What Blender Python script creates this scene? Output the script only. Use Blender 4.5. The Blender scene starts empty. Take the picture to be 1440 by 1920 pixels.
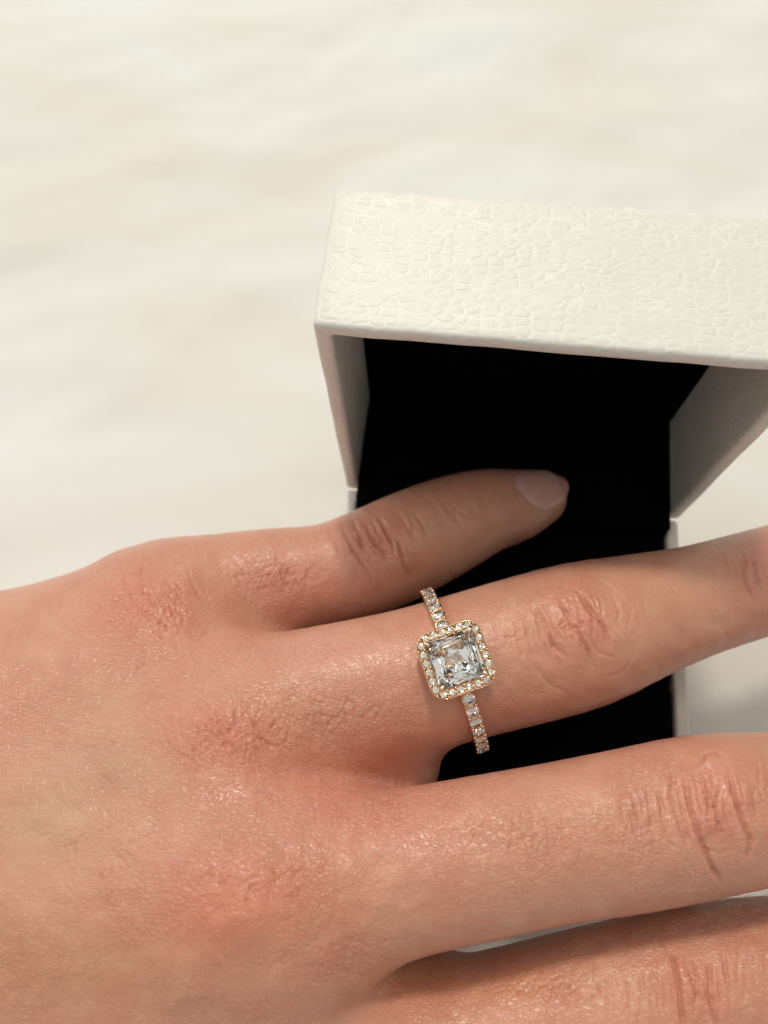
import bpy, bmesh, math, random
import numpy as np
from mathutils import Vector, Matrix, noise

random.seed(7)
rng = np.random.default_rng(11)
sc = bpy.context.scene
col = sc.collection
MM = 0.001
BASE_H = 20.0            # height of the box base above the sheet, mm

# ------------------------------------------------------------------ camera
# lengths below are millimetres in the box frame (hinge left end = origin, x along the hinge, y back, z up)
FPX = 1442.0             # focal length for a 1440 px wide frame
CPOS = np.array([14.855, -56.599, 108.287])
CROT = np.array([[0.99290602, -0.09647119, 0.06950503],
                 [0.11728826, 0.89063955, -0.43932295],
                 [-0.01952192, 0.44435853, 0.89563631]])
cd = bpy.data.cameras.new('camera')
cam = bpy.data.objects.new('camera', cd)
col.objects.link(cam)
M4 = Matrix([list(CROT[i]) + [0] for i in range(3)] + [[0, 0, 0, 1]])
cam.matrix_world = Matrix.Translation(Vector((CPOS + [0, 0, BASE_H]) * MM)) @ M4
cd.sensor_fit = 'HORIZONTAL'
cd.sensor_width = 36.0
cd.lens = 36.0 * FPX / 1440.0
cd.clip_start = 0.005
cd.clip_end = 20
cd.dof.use_dof = True
cd.dof.focus_distance = 0.0845
cd.dof.aperture_fstop = cd.lens / 1.15
sc.camera = cam

# ------------------------------------------------------------------ world and lamps
w = bpy.data.worlds.new('World')
sc.world = w
w.use_nodes = True
w.node_tree.nodes['Background'].inputs['Color'].default_value = (1.0, 1.0, 0.965, 1)
w.node_tree.nodes['Background'].inputs['Strength'].default_value = 0.36

def area(name, loc, target, size, power, color, size_y=None):
    ld = bpy.data.lights.new(name, 'AREA')
    ld.energy = power
    ld.color = color
    ld.shape = 'RECTANGLE' if size_y else 'DISK'
    ld.size = size
    if size_y:
        ld.size_y = size_y
    o = bpy.data.objects.new(name, ld)
    col.objects.link(o)
    o.location = loc
    d = Vector(target) - Vector(loc)
    o.rotation_euler = d.to_track_quat('-Z', 'Y').to_euler()
    return o

area('ceiling_lamp', (-0.12, 0.62, 1.15), (0.02, -0.02, 0.02), 0.17, 7.0, (1.0, 0.905, 0.77))
area('ceiling_fill', (-0.3, 0.35, 1.9), (0.0, 0.0, 0.0), 3.4, 9.0, (0.98, 1.0, 0.96), 3.0)  # added fill lamp, stands for bounce off the unseen ceiling
for x_, y_, p_ in ((-0.75, -0.15, 1.0), (0.55, 0.95, 1.0), (0.35, -0.45, 0.8), (-0.35, 1.5, 1.0), (1.1, 0.25, 0.8), (-0.1, 0.1, 0.8), (-1.2, 0.9, 1.0)):
    area('glint_lamp', (x_, y_, 1.75), (0.0, 0.0, 0.02), 0.15, p_, (1.0, 0.89, 0.74))  # small extra lamps, added for sparkle in the stones and skin
area('window_light', (-1.5, 0.75, 0.95), (0.0, 0.0, 0.02), 1.1, 7.2, (0.88, 0.95, 0.98), 1.1)

sc.view_settings.view_transform = 'Standard'
sc.view_settings.look = 'None'
sc.view_settings.gamma = 1
sc.view_settings.exposure = 0.0
sc.view_settings.use_curve_mapping = False
sc.cycles.max_bounces = 10
sc.cycles.diffuse_bounces = 3
sc.cycles.glossy_bounces = 5
sc.cycles.transmission_bounces = 10
sc.cycles.use_denoising = True
sc.cycles.use_adaptive_sampling = True
sc.cycles.adaptive_threshold = 0.02
sc.cycles.adaptive_min_samples = 20

# ------------------------------------------------------------------ helpers
def unproj(px, py, d):
    return CPOS + CROT @ (d * np.array([(px - 720) / FPX, -(py - 960) / FPX, -1.0]))

def project(P):
    q = (P - CPOS) @ CROT
    return 720 + FPX * q[:, 0] / -q[:, 2], 960 - FPX * q[:, 1] / -q[:, 2], -q[:, 2]

def W(p):
    """box frame mm -> world metres"""
    return (np.asarray(p, float) + np.array([0, 0, BASE_H])) * MM

def link(name, me, mat=None, parent=None, smooth=False):
    o = bpy.data.objects.new(name, me)
    col.objects.link(o)
    if mat and not me.materials:
        me.materials.append(mat)
    if parent:
        o.parent = parent
    if smooth:
        me.polygons.foreach_set('use_smooth', [True] * len(me.polygons))
    return o

def root_of(o):
    while o.parent:
        o = o.parent
    return o

def part(name, verts, faces, mat, parent, smooth=False, bevel=0, seg=3, wobble=0):
    """verts in box-frame mm; stored relative to the thing's base"""
    org = np.array(root_of(parent).location) if parent else np.zeros(3)
    V = W(verts) - org
    me = bpy.data.meshes.new(name)
    me.from_pydata(V.tolist(), [], [list(map(int, f)) for f in faces])
    if bevel:
        bm = bmesh.new(); bm.from_mesh(me)
        bmesh.ops.bevel(bm, geom=list(bm.edges), offset=bevel * MM, segments=seg, profile=0.5, affect='EDGES', clamp_overlap=True)
        if wobble:
            bmesh.ops.subdivide_edges(bm, edges=[e for e in bm.edges if e.calc_length() > 8 * MM], cuts=23, use_grid_fill=True)
            for v_ in bm.verts:
                v_.co += noise.noise_vector(v_.co * 160) * wobble * MM + noise.noise_vector(v_.co * 620) * wobble * 0.35 * MM
        bm.to_mesh(me); bm.free()
    me.validate()
    return link(name, me, mat, parent, smooth)

def empty(name, loc_mm, label, cat):
    o = bpy.data.objects.new(name, None)
    col.objects.link(o)
    o.location = W(loc_mm)
    o.empty_display_size = 0.01
    o['label'] = label
    o['category'] = cat
    return o

def box_vf(x0, x1, y0, y1, z0, z1):
    v = [(x, y, z) for z in (z0, z1) for y in (y0, y1) for x in (x0, x1)]
    f = [(0, 2, 3, 1), (4, 5, 7, 6), (0, 1, 5, 4), (2, 6, 7, 3), (0, 4, 6, 2), (1, 3, 7, 5)]
    return np.array(v, float), f

# value-noise fBm on numpy arrays
def vnoise(x, y, seed):
    r = np.random.default_rng(seed)
    N = 256
    T = r.random((N, N))
    xi = np.floor(x).astype(int); yi = np.floor(y).astype(int)
    fx = x - xi; fy = y - yi
    fx = fx * fx * fx * (fx * (fx * 6 - 15) + 10); fy = fy * fy * fy * (fy * (fy * 6 - 15) + 10)
    a = T[xi % N, yi % N]; b = T[(xi + 1) % N, yi % N]; c = T[xi % N, (yi + 1) % N]; d = T[(xi + 1) % N, (yi + 1) % N]
    return (a * (1 - fx) + b * fx) * (1 - fy) + (c * (1 - fx) + d * fx) * fy - 0.5

def fbm(x, y, seed, octv=4):
    s = 0; a = 1.0
    for k in range(octv):
        s = s + a * vnoise(x * 2 ** k + 17.3 * k, y * 2 ** k + 5.1 * k, seed + k)
        a *= 0.5
    return s

# ------------------------------------------------------------------ materials
class NT:
    def __init__(self, name):
        self.m = bpy.data.materials.new(name)
        self.m.use_nodes = True
        self.t = self.m.node_tree
        self.b = self.t.nodes['Principled BSDF']
    def n(self, typ, ins=None, **props):
        nd = self.t.nodes.new(typ)
        for k, v in props.items():
            setattr(nd, k, v)
        for k, v in (ins or {}).items():
            if isinstance(v, bpy.types.NodeSocket):
                self.t.links.new(v, nd.inputs[k])
            else:
                nd.inputs[k].default_value = v
        return nd
    def set(self, **kw):
        for k, v in kw.items():
            k = k.replace('_', ' ')
            if isinstance(v, bpy.types.NodeSocket):
                self.t.links.new(v, self.b.inputs[k])
            else:
                self.b.inputs[k].default_value = v
    def ramp(self, fac, stops):
        nd = self.n('ShaderNodeValToRGB', {'Fac': fac})
        e = nd.color_ramp.elements
        while len(e) < len(stops):
            e.new(0.5)
        for el, (p, c) in zip(e, stops):
            el.position = p
            el.color = c if len(c) == 4 else (*c, 1)
        return nd.outputs['Color']
    def math(self, op, a, b=None):
        ins = {0: a}
        if b is not None:
            ins[1] = b
        return self.n('ShaderNodeMath', ins, operation=op).outputs[0]
    def mix(self, fac, a, b, blend='MIX'):
        nd = self.n('ShaderNodeMix', data_type='RGBA', blend_type=blend)
        for i, v in ((0, fac), (6, a), (7, b)):
            if isinstance(v, bpy.types.NodeSocket):
                self.t.links.new(v, nd.inputs[i])
            else:
                nd.inputs[i].default_value = v
        return nd.outputs[2]

def mat_leather():
    s = NT('cream_leatherette')
    co = s.n('ShaderNodeTexCoord').outputs['Object']
    jit = s.n('ShaderNodeTexNoise', {'Vector': co, 'Scale': 420.0, 'Detail': 3.0})
    off = s.n('ShaderNodeVectorMath', {0: jit.outputs['Color'], 1: (0.5, 0.5, 0.5)}, operation='SUBTRACT')
    off2 = s.n('ShaderNodeVectorMath', {0: off.outputs[0], 3: 0.0005}, operation='SCALE')
    p = s.n('ShaderNodeVectorMath', {0: co, 1: off2.outputs[0]}, operation='ADD')
    mp = s.n('ShaderNodeMapping', {'Vector': p.outputs[0], 'Scale': (600.0, 980.0, 780.0)})
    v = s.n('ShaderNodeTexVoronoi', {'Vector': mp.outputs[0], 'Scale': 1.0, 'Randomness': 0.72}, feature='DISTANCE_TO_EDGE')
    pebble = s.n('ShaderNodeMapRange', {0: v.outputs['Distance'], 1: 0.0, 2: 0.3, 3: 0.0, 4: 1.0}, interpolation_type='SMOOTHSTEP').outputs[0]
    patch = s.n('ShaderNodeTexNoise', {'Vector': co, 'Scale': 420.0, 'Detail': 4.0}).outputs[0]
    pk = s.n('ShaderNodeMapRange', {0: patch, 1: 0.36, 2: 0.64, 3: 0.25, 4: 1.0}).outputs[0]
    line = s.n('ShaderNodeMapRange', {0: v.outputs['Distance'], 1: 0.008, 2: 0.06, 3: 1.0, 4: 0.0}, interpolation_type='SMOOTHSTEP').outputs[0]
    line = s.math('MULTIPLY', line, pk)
    c = s.mix(line, (0.77, 0.757, 0.69, 1), (0.86, 0.85, 0.78, 1))  # lighter cell edges: glints painted into the base colour
    fine = s.n('ShaderNodeTexNoise', {'Vector': co, 'Scale': 2600.0, 'Detail': 3.0}).outputs[0]
    h = s.math('ADD', s.math('MULTIPLY', pebble, pk), s.math('MULTIPLY', fine, 0.35))
    bp = s.n('ShaderNodeBump', {'Height': h, 'Strength': 0.6, 'Distance': 0.00007})
    s.set(Base_Color=c, Roughness=0.45, Normal=bp.outputs[0])
    s.b.inputs['Specular IOR Level'].default_value = 0.5
    return s.m

def mat_velvet():
    s = NT('black_velvet')
    co = s.n('ShaderNodeTexCoord').outputs['Object']
    f = s.n('ShaderNodeTexNoise', {'Vector': co, 'Scale': 3500.0, 'Detail': 2.0}).outputs[0]
    bp = s.n('ShaderNodeBump', {'Height': f, 'Strength': 0.5, 'Distance': 0.0002})
    s.set(Base_Color=(0.0032, 0.0032, 0.0036, 1), Roughness=1.0, Normal=bp.outputs[0])
    s.b.inputs['Specular IOR Level'].default_value = 0.0
    return s.m

def mat_sheet():
    s = NT('pale_sheet')
    co = s.n('ShaderNodeTexCoord').outputs['Object']
    mp = s.n('ShaderNodeMapping', {'Vector': co, 'Rotation': (0, 0, 0.25), 'Scale': (9.0, 22.0, 10.0)})
    n1 = s.n('ShaderNodeTexNoise', {'Vector': mp.outputs[0], 'Scale': 1.0, 'Detail': 4.0, 'Distortion': 0.8}).outputs[0]
    c = s.ramp(n1, [(0.34, (0.735, 0.705, 0.65)), (0.50, (0.755, 0.752, 0.72)), (0.64, (0.765, 0.78, 0.762))])
    wv = s.n('ShaderNodeTexNoise', {'Vector': co, 'Scale': 1500.0, 'Detail': 2.0}).outputs[0]
    bp = s.n('ShaderNodeBump', {'Height': wv, 'Strength': 0.25, 'Distance': 0.0002})
    s.set(Base_Color=c, Roughness=0.7, Normal=bp.outputs[0])
    s.b.inputs['Specular IOR Level'].default_value = 0.25
    return s.m

def mat_skin():
    s = NT('skin')
    co = s.n('ShaderNodeTexCoord').outputs['Object']
    at = s.n('ShaderNodeAttribute', attribute_name='skin_tone').outputs['Color']
    m1 = s.n('ShaderNodeTexNoise', {'Vector': co, 'Scale': 130.0, 'Detail': 5.0, 'Roughness': 0.6}).outputs[0]
    tint = s.ramp(m1, [(0.3, (0.95, 0.89, 0.88)), (0.5, (1, 1, 1)), (0.72, (1.03, 1.06, 1.06))])
    c = s.mix(1.0, at, tint, 'MULTIPLY')
    # fine skin furrows: two cell networks, jittered
    jn = s.n('ShaderNodeTexNoise', {'Vector': co, 'Scale': 700.0, 'Detail': 2.0})
    off = s.n('ShaderNodeVectorMath', {0: jn.outputs['Color'], 3: 0.0007}, operation='SCALE')
    p = s.n('ShaderNodeVectorMath', {0: co, 1: off.outputs[0]}, operation='ADD').outputs[0]
    mpa = s.n('ShaderNodeMapping', {'Vector': p, 'Rotation': (0.2, 0.1, 0.45), 'Scale': (1900.0, 2700.0, 2200.0)}).outputs[0]
    mpb = s.n('ShaderNodeMapping', {'Vector': p, 'Rotation': (0.3, 0.0, -0.5), 'Scale': (1150.0, 2200.0, 1450.0)}).outputs[0]
    va = s.n('ShaderNodeTexVoronoi', {'Vector': mpa, 'Scale': 1.0}, feature='F1').outputs['Distance']
    vb = s.n('ShaderNodeTexVoronoi', {'Vector': mpb, 'Scale': 1.0}, feature='DISTANCE_TO_EDGE').outputs['Distance']
    ha = s.math('SUBTRACT', 1.0, s.math('MULTIPLY', va, va))
    mpc = s.n('ShaderNodeMapping', {'Vector': p, 'Rotation': (0.1, 0.25, 0.75), 'Scale': (1000.0, 2300.0, 1600.0)}).outputs[0]
    vc = s.n('ShaderNodeTexVoronoi', {'Vector': mpc, 'Scale': 1.0}, feature='DISTANCE_TO_EDGE').outputs['Distance']
    hb = s.n('ShaderNodeMapRange', {0: vb, 1: 0.0, 2: 0.15, 3: 0.0, 4: 1.0}, interpolation_type='SMOOTHSTEP').outputs[0]
    hc_ = s.n('ShaderNodeMapRange', {0: vc, 1: 0.0, 2: 0.15, 3: 0.0, 4: 1.0}, interpolation_type='SMOOTHSTEP').outputs[0]
    net = s.math('MULTIPLY', hb, hc_)
    rel = s.n('ShaderNodeAttribute', attribute_name='relief').outputs['Fac']
    fn = s.n('ShaderNodeTexNoise', {'Vector': co, 'Scale': 2300.0, 'Detail': 3.0}).outputs[0]
    h = s.math('ADD', s.math('ADD', s.math('MULTIPLY', ha, 0.55), s.math('MULTIPLY', net, 0.7)), s.math('MULTIPLY', fn, 0.5))
    h = s.math('MULTIPLY', h, rel)
    fur = s.math('MULTIPLY', s.math('SUBTRACT', 1.0, net), s.math('MULTIPLY', rel, 0.42))
    c = s.mix(fur, c, s.mix(1.0, c, (0.88, 0.70, 0.68, 1), 'MULTIPLY'))
    bp = s.n('ShaderNodeBump', {'Height': h, 'Strength': 0.6, 'Distance': 0.00006})
    rv = s.n('ShaderNodeMapRange', {0: m1, 1: 0.3, 2: 0.7, 3: 0.27, 4: 0.40}).outputs[0]
    s.set(Base_Color=c, Roughness=rv, Normal=bp.outputs[0])
    b = s.b.inputs
    b['Specular IOR Level'].default_value = 0.5
    b['Subsurface Weight'].default_value = 0.35
    b['Subsurface Radius'].default_value = (1.0, 0.36, 0.2)
    b['Subsurface Scale'].default_value = 0.0016
    return s.m

def mat_nail():
    s = NT('fingernail')
    co = s.n('ShaderNodeTexCoord').outputs['Object']
    n1 = s.n('ShaderNodeTexNoise', {'Vector': co, 'Scale': 300.0, 'Detail': 2.0}).outputs[0]
    c = s.ramp(n1, [(0.3, (0.64, 0.36, 0.31)), (0.7, (0.70, 0.42, 0.37))])
    s.set(Base_Color=c, Roughness=0.2)
    s.b.inputs['Subsurface Weight'].default_value = 0.2
    s.b.inputs['Subsurface Radius'].default_value = (1, 0.4, 0.3)
    s.b.inputs['Subsurface Scale'].default_value = 0.001
    return s.m

def mat_gold():
    s = NT('rose_gold')
    co = s.n('ShaderNodeTexCoord').outputs['Object']
    f = s.n('ShaderNodeTexNoise', {'Vector': co, 'Scale': 2500.0, 'Detail': 2.0}).outputs[0]
    rr = s.n('ShaderNodeMapRange', {0: f, 1: 0.3, 2: 0.7, 3: 0.14, 4: 0.28}).outputs[0]
    s.set(Base_Color=(0.93, 0.65, 0.41, 1), Metallic=1.0, Roughness=rr)
    return s.m

def mat_stone(name='clear_stone', c=(1, 0.985, 0.95, 1), ior=2.15):
    s = NT(name)
    s.set(Base_Color=c, Roughness=0.0)
    s.b.inputs['Transmission Weight'].default_value = 1.0
    s.b.inputs['IOR'].default_value = ior
    return s.m

LEATHER, VELVET, SHEET, SKIN = mat_leather(), mat_velvet(), mat_sheet(), mat_skin()
NAIL, GOLD, STONE = mat_nail(), mat_gold(), mat_stone()
STONE_MAIN = mat_stone('square_stone', (1, 0.99, 0.95, 1), 1.8)
STONE_SMALL = mat_stone('champagne_stone', (1.0, 0.93, 0.80, 1))

# ------------------------------------------------------------------ the sheet
def build_sheet():
    xs = np.arange(-600, 601, 3.0); ys = np.arange(-450, 901, 3.0)
    X, Y = np.meshgrid(xs, ys)
    a = 0.22
    U = X * math.cos(a) + Y * math.sin(a); V = -X * math.sin(a) + Y * math.cos(a)
    wx = fbm(U / 70, V / 60, 5, 3) * 22
    Z = fbm((U + wx) / 85, (V + wx) / 30, 21, 4) * 5.5
    Z += -np.abs(fbm((U + wx) / 120, (V - wx) / 42, 41, 3)) * 5.0
    Z += fbm((U + wx) / 34, (V + wx * .5) / 13, 61, 3) * 1.5
    rd = fbm((U + wx * 1.4) / 62, (V + wx * 1.4) / 27, 81, 3)
    Z += 1.3 * np.exp(-(rd / 0.05) ** 2) * np.clip(fbm(U / 50, V / 50, 99, 2) * 2 + .5, 0, 1)
    Z -= Z.max()
    # pressed flat by the box and the wrist
    d = np.maximum(np.maximum(-8 - X, X - 60), np.maximum(-58 - Y, Y - 8)).clip(0)
    m = np.clip(d / 45, 0, 1); m = m * m * (3 - 2 * m)
    Z = (Z + 5.0) * m * 0.55
    Z = np.minimum(Z, 3.0) - 20.05
    ny, nx = X.shape
    P = np.stack([X, Y, Z], -1).reshape(-1, 3)
    idx = np.arange(nx * ny).reshape(ny, nx)
    F = np.stack([idx[:-1, :-1], idx[:-1, 1:], idx[1:, 1:], idx[1:, :-1]], -1).reshape(-1, 4)
    o = part('bed_sheet', P, F, SHEET, None, smooth=True)
    o['kind'] = 'structure'
    o['label'] = 'pale cream rumpled sheet under the box and hand'
    return o
build_sheet()

# ------------------------------------------------------------------ the ring box
BW, BD, WALL = 52.0, 50.0, 1.9
LL, LD, TILT = 46.16, 18.07, -0.11628

def tray(dims, wall, floor):
    """open-top tray: outer box 0..dims, opening on the +z side"""
    a, b, c = dims
    o = [(0, 0, 0), (a, 0, 0), (a, b, 0), (0, b, 0), (0, 0, c), (a, 0, c), (a, b, c), (0, b, c)]
    w_ = wall
    i = [(w_, w_, floor), (a - w_, w_, floor), (a - w_, b - w_, floor), (w_, b - w_, floor),
         (w_, w_, c), (a - w_, w_, c), (a - w_, b - w_, c), (w_, b - w_, c)]
    f = [(0, 3, 2, 1), (0, 1, 5, 4), (1, 2, 6, 5), (2, 3, 7, 6), (3, 0, 4, 7),
         (8, 9, 10, 11), (8, 12, 13, 9), (9, 13, 14, 10), (10, 14, 15, 11), (11, 15, 12, 8),
         (4, 5, 13, 12), (5, 6, 14, 13), (6, 7, 15, 14), (7, 4, 12, 15)]
    return np.array(o + i, float), f

def lid_xf(P):
    """lid frame (x along hinge, y back, z up the lid) -> box frame"""
    P = np.asarray(P, float)
    c, s = math.cos(TILT), math.sin(TILT)
    return np.stack([P[:, 0], P[:, 1] * c + P[:, 2] * s, P[:, 2] * c - P[:, 1] * s], -1)

def build_box():
    bx = empty('ring_box', (BW / 2, -BD / 2, -BASE_H), 'open cream leatherette ring box with black lining, lid standing up behind the hand', 'ring box')
    # base: tray opening upwards
    v, f = tray((BW, BD, BASE_H), WALL, 2.0)
    v = v + [0, -BD, -BASE_H]
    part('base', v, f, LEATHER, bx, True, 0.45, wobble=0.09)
    # lid: tray whose opening faces the viewer (-y)
    v, f = tray((BW, LL, LD), WALL, 1.9)
    v = np.stack([v[:, 0], LD - v[:, 2], v[:, 1]], -1)
    f = [tuple(reversed(q)) for q in f]
    f = [tuple(reversed(q)) for q in f]
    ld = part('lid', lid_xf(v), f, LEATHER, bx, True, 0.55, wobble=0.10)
    # black lining panel on the inside of the lid, and the strip over its hinge wall
    v, f = box_vf(WALL + .05, BW - WALL - .05, LD - 2.75, LD - 1.95, WALL + 0.9, LL - WALL - 0.05)
    part('lid_lining', lid_xf(v), f, VELVET, ld, False, 0.2, 2)
    v, f = box_vf(WALL + .05, BW - WALL - .05, 0.25, LD - 1.95, WALL + 0.02, WALL + 0.8)
    part('hinge_lining', lid_xf(v), f, VELVET, ld, False, 0.2, 2)
    # hinge strip of fabric between base and lid
    v, f = box_vf(WALL + .05, BW - WALL - .05, -3.2, 1.6, -5.0, 2.95)
    part('hinge_strip', v, f, VELVET, bx, True, 0.8, 3)
    # two cushion halves with the ring slot between
    for y0, y1 in ((-WALL - 24.0, -WALL - .15), (-BD + WALL + .15, -WALL - 24.3)):
        v, f = box_vf(WALL + .08, BW - WALL - .08, y0, y1, -16, -0.35)
        part('cushion', v, f, VELVET, bx, True, 1.0, 3)
    return bx
build_box()

# ------------------------------------------------------------------ the hand
FINGERS = {   # photo-fitted centre line stations: (px, py, depth mm, radius mm)
 'little': [(300, 1165, 104, 10.2), (400, 1112, 105.5, 8.0), (505, 1088, 106.5, 7.15), (610, 1080, 107.5, 7.25), (700, 1050, 108.5, 7.5),
            (762, 1022, 109.5, 7.5), (835, 988, 111, 7.1), (905, 960, 112.5, 6.25), (965, 948, 114, 5.35), (1008, 934, 115.5, 4.3)],
 'ring':   [(430, 1385, 93, 11.0), (540, 1340, 92.7, 9.8), (660, 1306, 93, 9.1), (760, 1280, 93.6, 8.8), (850, 1254, 94.5, 8.75), (960, 1224, 95, 8.95),
            (1085, 1190, 95.5, 8.95), (1200, 1155, 97, 7.85), (1300, 1127, 99, 7.1), (1400, 1098, 101, 6.95), (1500, 1070, 103, 6.9), (1600, 1042, 105.5, 6.3), (1665, 1025, 107.5, 5.0)],
 'middle': [(470, 1690, 82.5, 12.0), (600, 1665, 82.2, 10.4), (740, 1638, 82, 9.2), (905, 1606, 82, 8.8), (1040, 1580, 82.5, 8.7), (1180, 1556, 83, 8.95),
            (1320, 1528, 83.5, 9.0), (1440, 1512, 85, 8.5), (1560, 1490, 88, 7.9), (1680, 1465, 91, 7.6), (1790, 1445, 94, 7.2), (1870, 1430, 97, 5.6)],
 'index':  [(560, 2020, 82, 11.6), (700, 2000, 82.5, 10.3), (830, 1970, 83, 9.4), (950, 1936, 83.2, 8.8), (1130, 1889, 83.5, 8.7), (1320, 1850, 84, 8.95),
            (1450, 1825, 85, 8.4), (1570, 1803, 87, 7.7), (1690, 1783, 89.5, 7.3), (1790, 1768, 92, 6.9), (1860, 1757, 94, 5.5)],
}
THUMB = [(-58, -92, -6, 14.5), (-30, -104, -7, 13.5), (0, -108, -8, 11), (24, -106, -9, 10), (42, -101, -10, 9), (54, -96, -11, 7.5)]

def catmull(st, n):
    st = np.array(st, float)
    P = np.vstack([2 * st[0] - st[1], st, 2 * st[-1] - st[-2]])
    out = []
    for i in range(1, len(P) - 2):
        p0, p1, p2, p3 = P[i - 1], P[i], P[i + 1], P[i + 2]
        for t in np.linspace(0, 1, n, endpoint=False):
            out.append(0.5 * ((2 * p1) + (-p0 + p2) * t + (2 * p0 - 5 * p1 + 4 * p2 - p3) * t * t + (-p0 + 3 * p1 - 3 * p2 + p3) * t ** 3))
    out.append(P[-2])
    return np.array(out)

CH = {}
for k, st in FINGERS.items():
    if k in ('middle', 'index'):
        st = [(a, b - (3 if k == 'middle' else 0), c, r * (0.91 if i > 1 else 0.98)) for i, (a, b, c, r) in enumerate(st)]
    CH[k] = catmull([list(unproj(a, b, c)) + [r] for a, b, c, r in st], 3)
CH['thumb'] = catmull(THUMB, 3)

def mcp(k):
    return CH[k][0]

def seg_sdf(P, a, b):
    d = b[:3] - a[:3]
    L2 = float(d @ d)
    t = ((P - a[:3]) @ d / L2).clip(0, 1)
    q = P - a[:3] - t[..., None] * d
    return np.sqrt((q * q).sum(-1)) - (a[3] + (b[3] - a[3]) * t)

def smin(a, b, k):
    h = np.clip(0.5 + 0.5 * (b - a) / k, 0, 1)
    return b * (1 - h) + a * h - k * h * (1 - h)

VOX = 0.6
LO = np.array([-112.0, -124.0, -22.0]); HI = np.array([96.0, 14.0, 36.0])
GX, GY, GZ = [np.arange(LO[i], HI[i], VOX, dtype=np.float32) for i in range(3)]
SHP = (len(GX), len(GY), len(GZ))
BIG = 12.0

def eval_segs(segs, k=None, margin=11.0):
    D = np.full(SHP, BIG, np.float32)
    for a, b in segs:
        lo = np.minimum(a[:3] - a[3], b[:3] - b[3]) - margin
        hi = np.maximum(a[:3] + a[3], b[:3] + b[3]) + margin
        i0 = np.clip(((lo - LO) / VOX).astype(int), 0, None); i1 = np.minimum(((hi - LO) / VOX).astype(int) + 2, SHP)
        if (i1 <= i0).any():
            continue
        sl = tuple(slice(i0[j], i1[j]) for j in range(3))
        d = b[:3] - a[:3]
        L2 = float(d @ d) + 1e-9
        x = (GX[sl[0]] - a[0])[:, None, None]; y = (GY[sl[1]] - a[1])[None, :, None]; z = (GZ[sl[2]] - a[2])[None, None, :]
        t = np.clip((x * np.float32(d[0]) + y * np.float32(d[1]) + z * np.float32(d[2])) / np.float32(L2), 0, 1)
        v = np.sqrt((x - t * np.float32(d[0])) ** 2 + (y - t * np.float32(d[1])) ** 2 + (z - t * np.float32(d[2])) ** 2) - (np.float32(a[3]) + np.float32(b[3] - a[3]) * t)
        v = v.astype(np.float32)
        D[sl] = np.minimum(D[sl], v) if k is None else smin(D[sl], v, k)
    return D

def chain_segs(c):
    return [(c[i], c[i + 1]) for i in range(len(c) - 1)]

def build_hand_sdf():
    A = lambda *v: np.array(v, float)
    mp_, mr, mm, mi = mcp('little'), mcp('ring'), mcp('middle'), mcp('index')
    carp = {'little': A(-76, -48, 2.5, 14), 'ring': A(-74, -55, 6.0, 14), 'middle': A(-72, -66, 6.5, 14), 'index': A(-70, -78, 2.5, 14)}
    segs = []
    for k, top in (('little', 10.2), ('ring', 11.0), ('middle', 11.8), ('index', 11.8)):
        a = mcp(k).copy(); a[3] = top - 0.6
        a[2] -= 0.6
        b = carp[k]
        mid = (a + b) / 2; mid[2] += 1.0; mid[3] = 12.0
        if k == 'little':
            mid = A(-47, -42.0, 6.0, 11.9)
        segs += [(a, mid), (mid, b)]
        segs += [(b, A(-112, -66 + 10 * (1 if k in ('little', 'ring') else -1), -0.5, 17))]
    # palm fill between the metacarpals
    for k1, k2 in (('little', 'ring'), ('ring', 'middle'), ('middle', 'index')):
        a, b = mcp(k1), mcp(k2)
        m_ = (a + b) / 2; m_[3] = 9.6; m_[2] -= 0.8; m_[0] -= 3
        c = (carp[k1] + carp[k2]) / 2; c[3] = 14
        segs.append((m_, c))
    # heel of the hand
    segs.append((A(-40, -46, -3, 12), A(-70, -52, -3, 15)))
    segs.append((A(-40, -80, -3, 12), A(-66, -84, -3, 15)))
    palm = eval_segs(segs, 7.0)
    # webs between the fingers
    web = []
    u = unproj
    def wseg(p, q, r1, r2):
        return (np.array(list(u(*p)) + [r1]), np.array(list(u(*q)) + [r2]))
    web.append(wseg((470, 1530, 92), (752, 1437, 95.0), 7.5, 4.2))
    web.append(wseg((540, 1862, 87), (790, 1812, 90), 6.0, 2.8))
    web.append(wseg((340, 1265, 102), (500, 1190, 107), 8, 4.5))
    palm = smin(palm, eval_segs(web, 3.0), 6.0)
    D = None
    for k in ('little', 'ring', 'middle', 'index', 'thumb'):
        fd = eval_segs(chain_segs(CH[k]), 0.12)
        h = smin(palm, fd, 5.0)
        D = h if D is None else smin(D, h, 0.9)
    return D

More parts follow.
